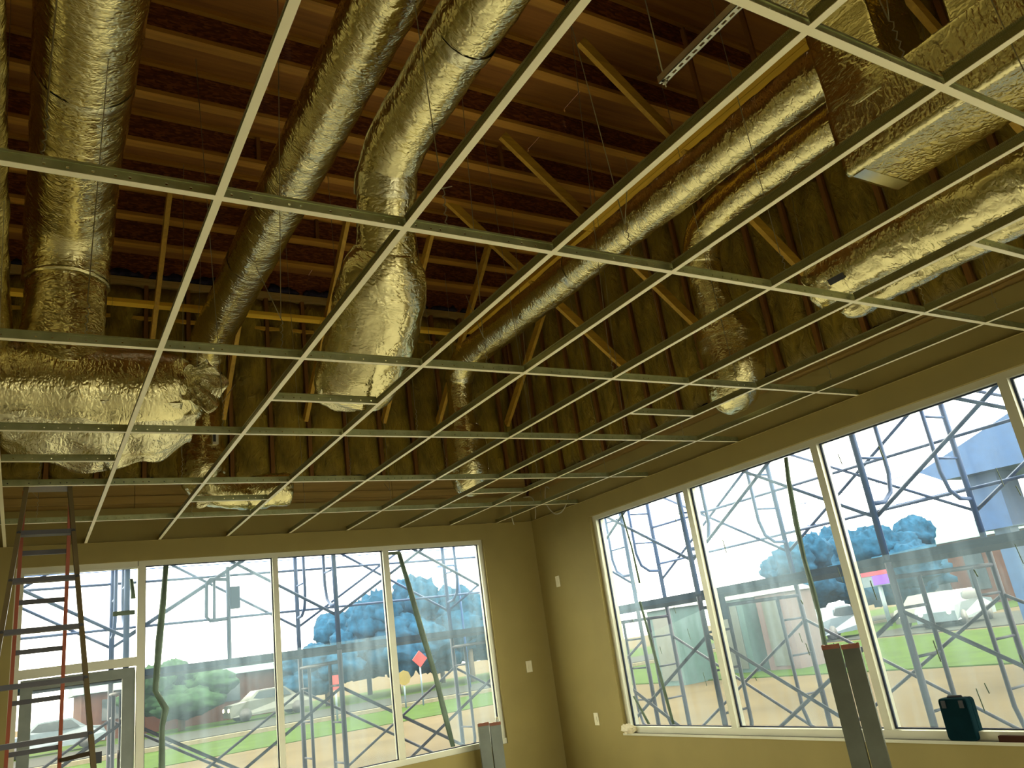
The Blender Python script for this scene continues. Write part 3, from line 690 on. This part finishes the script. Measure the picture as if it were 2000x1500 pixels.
studs_bundle('steel_stud_bundle', 3.74, 5.66, -.35, .945, 'pair of steel studs standing at the right end of the back window')

cs_ = empty('tool_case', (4.79, 1.19, ZW0), 'dark teal plastic tool case upright on the right window sill', 'tool case')
V = []; prof = rrect(.098, .128, .022); b = MB()
n = len(prof)
for x_, s in ((4.745, .96), (4.752, 1), (4.79, 1), (4.792, .985), (4.797, .985), (4.799, 1), (4.832, 1), (4.84, .96)):
    V += [(x_, 1.19+a*s, ZW0+.130+c*s) for a, c in prof]
F = [(i*n+k, i*n+(k+1) % n, (i+1)*n+(k+1) % n, (i+1)*n+k) for i in range(7) for k in range(n)]+[tuple(range(n-1, -1, -1)), tuple(range(7*n, 8*n))]
obj('case_shell', V, F, 'case_teal', cs_)
for y_ in (1.13, 1.25): MB().box((4.738, y_-.014, ZW0+.20), (4.746, y_+.014, ZW0+.245)).build('latch', 'black_plastic', cs_)
MB().tube([(4.792, 1.14, ZW0+.256), (4.792, 1.145, ZW0+.266), (4.792, 1.235, ZW0+.266), (4.792, 1.24, ZW0+.256)], .008, 8).build('handle', 'black_plastic', cs_, True)
tag(MB().box((4.75, .62, ZW0), (4.84, .96, ZW0+.035)).build('wood_offcut', 'brick_brown'), 'short brown offcut of wood lying on the right window sill', 'wood block')
# junction plates
for nm, lo, hi, lab in (('switch_plate', (XR-.008, 5.465, 2.225), (XR, 5.54, 2.345), 'small white plate high on the right wall near the corner'),
                        ('switch_plate', (4.41, YB-.008, 1.36), (4.485, YB, 1.48), 'white plate on the back wall beside the corner'),
                        ('outlet_plate', (XR-.008, 5.135, .76), (XR, 5.21, .88), 'low white outlet plate below the switch on the right wall')):
    p = empty(nm, ((lo[0]+hi[0])/2, (lo[1]+hi[1])/2, lo[2]), lab, 'wall plate')
    MB().box(lo, hi).build('cover', 'plate_plastic', p)
    c = [(a+b_)/2 for a, b_ in zip(lo, hi)]
    if hi[0]-lo[0] < .02: MB().box((lo[0]-.004, c[1]-.012, c[2]-.025), (lo[0], c[1]+.012, c[2]+.025)).build('insert', 'plate_plastic', p)
    else: MB().box((c[0]-.012, lo[1]-.004, c[2]-.025), (c[0]+.012, lo[1], c[2]+.025)).build('insert', 'plate_plastic', p)
# bottle and rag on the sills
bo = empty('plastic_bottle', (3.97, 5.90, ZW0), 'clear plastic water bottle in the corner of the back window sill', 'bottle')
pr = [(.0, .0), (.030, .0), (.033, .01), (.033, .10), (.029, .11), (.033, .12), (.033, .15), (.014, .19), (.013, .205)]
V = []; n = 16
for r_, z_ in pr: V += [(3.97+max(r_, .001)*math.cos(2*PI*k/n), 5.897+max(r_, .001)*math.sin(2*PI*k/n), .745+z_) for k in range(n)]
F = [(i*n+k, i*n+(k+1) % n, (i+1)*n+(k+1) % n, (i+1)*n+k) for i in range(len(pr)-1) for k in range(n)]
obj('bottle_body', V, F, 'clear_bottle', bo, True)
MB().tube([(3.97, 5.897, .948), (3.97, 5.897, .966)], .016, 12).build('bottle_cap', 'plate_plastic', bo, True)
V = []; F = []; n, m = 18, 10
for i in range(m+1):
    t_ = PI*i/m
    for k in range(n):
        a = 2*PI*k/n; q = Vector((math.sin(t_)*math.cos(a), math.sin(t_)*math.sin(a), math.cos(t_))); s = 1+.5*noise.noise(q*2.3)+.25*noise.noise(q*6)
        V.append((4.757+.042*q.x*s, 4.66+.10*q.y*s, ZW0+.040+.044*q.z*s))
for i in range(m):
    for k in range(n): F.append((i*n+k, (i+1)*n+k, (i+1)*n+(k+1) % n, i*n+(k+1) % n))
tag(obj('crumpled_rag', V, F, 'rag_paper'), 'crumpled pale rag in the left corner of the right window sill', 'rag')
# loose cables hanging through the grid near the corner
for pts, lab in (([(4.41, 5.885, 3.35), (4.40, 5.72, 3.32), (4.37, 5.68, 3.18), (4.38, 5.69, 3.05), (4.40, 5.70, 2.99)], 'short pale cable end hanging by the back wall left of the corner'),
                 ([(4.70, 5.89, 3.35), (4.69, 5.68, 3.30), (4.70, 5.66, 3.15), (4.68, 5.66, 3.04)], 'pale cable end hanging right at the wall corner'),
                 ([(4.77, 5.40, 3.34), (4.66, 5.32, 3.34), (4.60, 5.27, 3.15), (4.62, 5.18, 3.01), (4.63, 5.05, 2.99), (4.66, 4.97, 3.06), (4.70, 4.96, 3.16)], 'looped pale cable dangling through the grid by the right wall')):
    P = [p[:3] for p in catmull([list(p) for p in pts], .03)]
    tag(MB().tube(P, .006, 8).build('loose_cable', 'cable_jacket', None, True), lab, 'cable', 'loose cables in the corner')

# ------------------------------------------------------------------ outside: scaffolding
def scaffold(name, lab, frames, along, near, far, guard):
    o = empty(name, (frames[0], near, -.14) if along == 'x' else (near, frames[0], -.14), lab, 'scaffold')
    Pt = (lambda a, d, z: (a, d, z)) if along == 'x' else (lambda a, d, z: (d, a, z))
    sg = 1 if far > near else -1
    for lift, mat in ((0, 'scaffold_bronze'), (1, 'scaffold_blue')):
        z0 = -.10+lift*2.0; z1 = z0+1.98
        for a in frames:
            f = MB(); f.tube([Pt(a, near, z0), Pt(a, near, z1)], .028, 8); f.tube([Pt(a, far, z0), Pt(a, far, z1)], .028, 8)
            fo = f.build('scaffold_frame', mat, o, True)
            h = MB(); i0, i1 = near+.36*sg, far-.36*sg
            h.tube([Pt(a, near, z1-.12), Pt(a, far, z1-.12)], .019, 8); h.build('header_tube', mat, fo, True)
            for q, e in ((i0, near), (i1, far)):
                h = MB(); h.tube([Pt(a, q, z1-.12), Pt(a, q, z0+.72), Pt(a, q-(q-e)*.15, z0+.55), Pt(a, q-(q-e)*.5, z0+.47), Pt(a, e, z0+.46)], .020, 8); h.build('inner_leg', mat, fo, True)
                for zz in (z0+.85, z0+1.25, z0+1.62):
                    h = MB(); h.tube([Pt(a, q, zz), Pt(a, e, zz)], .012, 6); h.build('rung', mat, fo, True)
        for a, c in zip(frames[:-1], frames[1:]):
            for d in (near, far):
                h = MB(); h.tube([Pt(a, d, z0+.35), Pt(c, d, z0+1.6)], .017, 6); h.tube([Pt(a, d+.02*sg, z0+1.6), Pt(c, d+.02*sg, z0+.35)], .017, 6); h.build('cross_brace', mat, o, True)
    pm = 'plank_wood' if along == 'x' else 'plank_wood_y'
    for a, c in zip(frames[:-1], frames[1:]):
        for k in range(6):
            q = near+.03*sg+k*.245*sg; lo = Pt(a-.12, q, 1.875); hi = Pt(c+.10, q+.235*sg, 1.935)
            MB().box(tuple(map(min, lo, hi)), tuple(map(max, lo, hi))).build('plank', pm, o)
    for zz in (2.45, 2.95):
        h = MB(); h.tube([Pt(frames[0], far, zz), Pt(frames[-1], far, zz)], .016, 6); h.build('guard_rail', 'scaffold_blue', o, True)
    return o
so = scaffold('scaffold', 'blue tube scaffold with planks outside the back window', [-1.70, .41, 2.50, 4.60, 6.7], 'x', 6.55, 8.05, None)
so2 = scaffold('scaffold', 'blue tube scaffold with planks outside the right window', [-2.5, -.30, 1.87, 4.08, 6.3], 'y', 5.50, 7.0, None)
# swing gate on its post, outside the second pane
h = MB(); h.tube([(1.36, 6.56, 1.93), (1.36, 6.56, 2.85)], .022, 8); h.build('gate_post', 'scaffold_blue', so, True)
h = MB(); h.tube([(1.34, 6.54, 2.72), (1.18, 6.54, 2.735), (1.145, 6.54, 2.70), (1.14, 6.54, 2.36), (1.175, 6.54, 2.32), (1.34, 6.54, 2.325)], .019, 8)
h.tube([(1.22, 6.54, 2.725), (1.215, 6.54, 2.33)], .015, 6); h.build('swing_gate', 'scaffold_blue', so, True)
MB().box((1.37, 6.52, 2.42), (1.47, 6.60, 2.64)).build('gate_latch', 'scaffold_blue', so)
MB().box((5.70, 4.0, 1.62), (5.78, 4.07, 1.90)).build('plank_bracket', 'plank_wood', so2)

# ------------------------------------------------------------------ outside: street and neighbours
tag(MB().box((-60, 23.5, -.14), (90, 31, -.12)).build('lawn', 'lawn_grass'), kind='structure')
tag(MB().box((-60, 31, -.14), (130, 31.4, .02)).build('kerb', 'kerb_concrete'), kind='structure')
tag(MB().box((-60, 34.5, -.14), (130, 42, -.10)).build('road', 'asphalt'), kind='structure')
tag(MB().box((-60, 42, -.14), (130, 60, -.12)).build('lawn', 'lawn_grass'), kind='structure')
tag(MB().box((17.5, -30, -.14), (30, 23.4, -.11)).build('lawn', 'lawn_grass'), kind='structure')
tag(MB().box((31, -40, -.14), (42, 23.3, -.10)).build('car_park', 'asphalt'), kind='structure')
def blob(c, r, seed, n=26, m=16):
    V = []; F = []
    for i in range(m+1):
        t_ = PI*i/m
        for k in range(n):
            a = 2*PI*k/n; q = Vector((math.sin(t_)*math.cos(a), math.sin(t_)*math.sin(a), math.cos(t_)))
            s = 1+.35*noise.noise(q*2.1+Vector((seed, 0, 0)))+.18*noise.noise(q*6+Vector((0, seed, 0)))+.16*noise.noise(q*14+Vector((seed, seed, 0)))
            V.append(Vector(c)+Vector((q.x*r[0], q.y*r[1], q.z*r[2]))*s)
    for i in range(m):
        for k in range(n): F.append((i*n+k, (i+1)*n+k, (i+1)*n+(k+1) % n, i*n+(k+1) % n))
    return V, F
def tree(x, y, h, w, lab, mat='tree_leaf', group=None, seed=0.):
    o = empty('tree', (x, y, -.14), lab, 'tree', group)
    b = MB(); rn = random.Random(int(seed*10)+3)
    for k in range(7):
        b.add(*blob((x+rn.uniform(-.5, .5)*w, y+rn.uniform(-.4, .4)*w, h*(.38+.085*k)), (w*(.52-.045*k), w*(.5-.04*k), h*.22), seed+k))
    b.build('crown', mat, o, True); MB().tube([(x, y, -.14), (x, y, h*.5)], .18, 8).build('trunk', 'bark', o, True)
TB = [(15.0, 46, 3.6, 3.2, 'lowest blue-green tree at the left end of the tree line beyond the back window'), (20.2, 53, 5.8, 4.6, 'second blue-green tree from the left in the tree line beyond the back window'),
      (19.4, 46, 5.9, 4.0, 'tall blue-green tree seen past the mullion of the back window'), (25.8, 53, 6.7, 5.2, 'tall blue-green tree behind the dark film edge of the back window'),
      (24.6, 46, 5.2, 4.0, 'blue-green tree seen through the film near the right jamb of the back window'), (31.5, 54, 5.2, 4.6, 'last blue-green tree at the right end of the back tree line')]
for i, (x, y, h, w, lab) in enumerate(TB): tree(x, y, h, w, lab, 'tree_leaf', 'trees beyond the back window', i*1.3)
tree(7.0, 46, 3.2, 3.4, 'low round tree behind the second pane of the back window', 'tree_leaf_green', None, 9.1)
for i, (x, y, h, w, lab) in enumerate([(45, 36.5, 5.6, 4.5, 'leftmost blue-green tree beyond the right window'), (53, 37.8, 6.4, 5., 'blue-green tree left of the red sign beyond the right window'), (46, 28.0, 5.4, 4.6, 'blue-green tree above the red lit sign beyond the right window')]):
    tree(x, y, h, w, lab, 'tree_leaf', 'trees beyond the right window', 20+i*1.7)
def house(name, lo, hi, mat, roof, lab, rh=1.2, axis='x'):
    o = empty(name, ((lo[0]+hi[0])/2, (lo[1]+hi[1])/2, -.14), lab, 'building')
    MB().box((lo[0], lo[1], -.14), hi).build('wall', mat, o)
    x0, y0, x1, y1, z = lo[0]-.4, lo[1]-.4, hi[0]+.4, hi[1]+.4, hi[2]
    if axis == 'x': V = [(x0, y0, z), (x1, y0, z), (x1, y1, z), (x0, y1, z), (x0, (y0+y1)/2, z+rh), (x1, (y0+y1)/2, z+rh)]; F = [(0, 1, 5, 4), (2, 3, 4, 5), (0, 4, 3), (1, 2, 5), (3, 2, 1, 0)]
    else: V = [(x0, y0, z), (x0, y1, z), (x1, y1, z), (x1, y0, z), ((x0+x1)/2, y0, z+rh), ((x0+x1)/2, y1, z+rh)]; F = [(1, 0, 4, 5), (3, 2, 5, 4), (0, 3, 4), (2, 1, 5), (0, 1, 2, 3)]
    obj('roof', V, F, roof, o)
    k = 0; L = hi[0]-lo[0] if axis == 'x' else hi[1]-lo[1]
    while (k+1)*3 < L:
        if axis == 'x': f_ = MB().box((lo[0]+1+k*3, lo[1]-.08, .9), (lo[0]+2.4+k*3, lo[1]-.005, hi[2]-.4)).build('window', 'car_glass', o)
        else: f_ = MB().box((lo[0]-.08, lo[1]+1+k*3, .9), (lo[0]-.005, lo[1]+2.4+k*3, hi[2]-.4)).build('window', 'car_glass', o)
        k += 1
house('shop_building', (2.5, 50, 0), (13.2, 58, 2.4), 'brick_brown', 'roof_teal', 'low brown building with teal roof across the road behind the back window', .8)
house('shop_building', (60, 27, 0), (70, 38, 4.6), 'brick_brown', 'roof_teal', 'red-brown building far beyond the right window', 1.6, 'y')
# neighbouring gable roof and square column close to the right window
g = empty('neighbour_canopy', (15, 3.0, -.14), 'blue gable-roofed canopy on a square column at the right window edge', 'canopy')
V = [(13.9, 6.4, 3.70), (13.9, 1.0, 5.35), (13.9, -4.4, 3.70), (13.9, -4.4, 3.45), (13.9, 1.0, 3.30), (13.9, 6.0, 3.45)]
n = len(V); V += [(19.5, y, z) for _, y, z in V]; F = [tuple(range(n-1, -1, -1)), tuple(range(n, 2*n))]+[(i, (i+1) % n, n+(i+1) % n, n+i) for i in range(n)]
obj('gable_roof', V, F, 'canopy_blue', g)
MB().box((14.3, 5.25, 2.45), (15.0, 5.85, 3.5)).build('column_cladding', 'canopy_blue', g); MB().box((14.5, 5.42, -.14), (14.8, 5.70, 2.46)).build('column', 'canopy_blue', g)
MB().box((14.3, -2.6, -.14), (15.0, -2.0, 3.5)).build('column', 'canopy_blue', g)
# lit sign, traffic signs, cabins, cars
s_ = empty('lit_sign', (40, 26, -.14), 'red and violet lit sign on a post beyond the right window', 'sign')
MB().box((39.9, 25.2, 2.05), (40.2, 27.0, 3.15)).build('cabinet', 'car_dark', s_); MB().box((39.86, 25.25, 2.62), (39.9, 26.95, 3.1)).build('red_face', 'led_red', s_)
MB().box((39.86, 25.25, 2.1), (39.9, 26.3, 2.6)).build('violet_face', 'led_violet', s_); MB().tube([(40.05, 26.1, -.14), (40.05, 26.1, 2.1)], .12, 8).build('post', 'car_dark', s_, True)
def sign(x, y, z, r, mat, lab, face='y', nm='road_sign', n=4):
    o = empty(nm, (x, y, -.14), lab, 'sign'); MB().tube([(x, y, -.14), (x, y, z-r*.2)], .035, 6).build('post', 'car_dark', o, True)
    V = [(x+r*math.sin(2*PI*k/n), y-.06, z+r*math.cos(2*PI*k/n)) for k in range(n)]; V += [(a, b_+.03, c) for a, b_, c in V]
    obj('plate', V, [tuple(range(n)), tuple(range(2*n-1, n-1, -1))]+[(k, n+k, n+(k+1) % n, (k+1) % n) for k in range(n)], mat, o)
sign(13.85, 30, 1.70, .34, 'sign_red', 'red diamond road sign seen through the film of the back window')
sign(13.2, 30.3, 1.05, .30, 'yellow_sign', 'yellow road sign just left of the red diamond', n=8)
o = empty('road_sign', (10.2, 30, -.14), 'upright red sign board behind the scaffold posts', 'sign'); MB().box((10.05, 30, 1.0), (10.35, 30.05, 1.55)).build('plate', 'sign_red', o); MB().tube([(10.2, 30.05, -.14), (10.2, 30.05, 1.2)], .04, 6).build('post', 'car_dark', o, True)
for x, y, mat, lab in ((19.6, 17.0, 'teal_cabin', 'teal portable cabin beyond the left half of the right window'), (19.8, 15.4, 'pink_cabin', 'pinkish portable cabin beside the teal one'), (17.2, 17.6, 'teal_cabin', 'tall pale teal cabin behind the first pane of the right window')):
    o = empty('portable_cabin', (x, y, -.14), lab, 'cabin'); MB().box((x-.6, y-.6, -.14), (x+.6, y+.6, 2.1)).build('cabin_body', mat, o)
    V = [(x-.7, y-.7, 2.1), (x+.7, y-.7, 2.1), (x+.7, y+.7, 2.1), (x-.7, y+.7, 2.1), (x-.35, y-.35, 2.35), (x+.35, y-.35, 2.35), (x+.35, y+.35, 2.35), (x-.35, y+.35, 2.35)]
    obj('cabin_roof', V, [(3, 2, 1, 0), (4, 5, 6, 7), (0, 1, 5, 4), (1, 2, 6, 5), (2, 3, 7, 6), (3, 0, 4, 7)], 'car_white', o); MB().box((x-.63, y-.35, 0), (x-.6, y+.35, 1.9)).build('cabin_door', 'car_white', o)
def car(x, y, rot, mat, lab):
    o = empty('car', (x, y, -.1), lab, 'car', 'parked cars')
    side = [(-2.1, .25), (-2.15, .65), (-2.0, .85), (-1.25, .95), (-.7, 1.42), (.75, 1.45), (1.35, 1.0), (2.05, .9), (2.2, .6), (2.15, .25)]
    ca, sa = math.cos(rot), math.sin(rot); T = lambda a, d, z: (x+ca*a-sa*d, y+sa*a+ca*d, z-.1)
    n = len(side); V = [T(a, -.85 if z < 1 else -.68, z) for a, z in side]+[T(a, .85 if z < 1 else .68, z) for a, z in side]
    obj('car_body', V, [tuple(range(n-1, -1, -1)), tuple(range(n, 2*n))]+[(i, (i+1) % n, n+(i+1) % n, n+i) for i in range(n)], mat, o)
    for s in (-1, 1):
        V = [T(a, s*.80, z) for a, z in ((-1.0, .98), (-.62, 1.36), (.70, 1.38), (1.1, 1.0))]+[T(a, s*.76, z) for a, z in ((-1.0, .98), (-.62, 1.36), (.70, 1.38), (1.1, 1.0))]
        obj('side_window', V, [(0, 1, 2, 3), (7, 6, 5, 4), (0, 4, 5, 1), (1, 5, 6, 2), (2, 6, 7, 3), (3, 7, 4, 0)], 'car_glass', o)
        for a in (-1.35, 1.4): MB().tube([T(a, s*.86, .32), T(a, s*.66, .32)], .32, 14).build('wheel', 'black_plastic', o, True)
        MB().tube([T(-2.12, s*.6, .62), T(-2.17, s*.6, .62)], .09, 8).build('lamp', 'car_lamp', o)
car(37, 21.5, .1, 'car_white', 'white car with lit lamps right of the red sign'); car(35, 19.2, .15, 'car_dark', 'dark car nearest the lawn right of the red sign'); car(33, 24.3, .1, 'car_dark', 'dark car beyond the teal cabins')
car(11.0, 44.0, .02, 'car_white', 'white car on the road behind the third pane of the back window'); car(1.0, 44.0, .0, 'car_dark', 'dark car by the low brown building')
# street lamp and overhead lines
o = empty('street_lamp', (20.2, 38, -.14), 'thin street lamp with short arm above the trees', 'street lamp'); MB().tube([(20.2, 38, -.14), (20.2, 38, 6.2), (20.0, 38, 6.4), (19.5, 38, 6.4)], .06, 8).build('pole', 'scaffold_blue', o, True); MB().box((19.0, 37.9, 6.33), (19.55, 38.1, 6.43)).build('lamp_head', 'scaffold_blue', o)
for k, (z, lab) in enumerate(((7.0, 'lowest overhead power line across the street'), (8.6, 'middle overhead power line across the street'), (10.0, 'topmost overhead power line across the street'))):
    tag(MB().tube([(-30+q*10, 36, z+.02*(q-6)**2*.3) for q in range(14)], .022, 5).build('power_line', 'scaffold_blue', None, True), lab, 'power line', 'overhead power lines')
for k, (z, lab) in enumerate(((6.5, 'lower overhead line beyond the right window'), (8.0, 'upper overhead line beyond the right window'))):
    tag(MB().tube([(44, -20+q*7, z+.02*(q-5)**2*.3) for q in range(12)], .025, 5).build('power_line', 'scaffold_blue', None, True), lab, 'power line', 'overhead lines on the right')
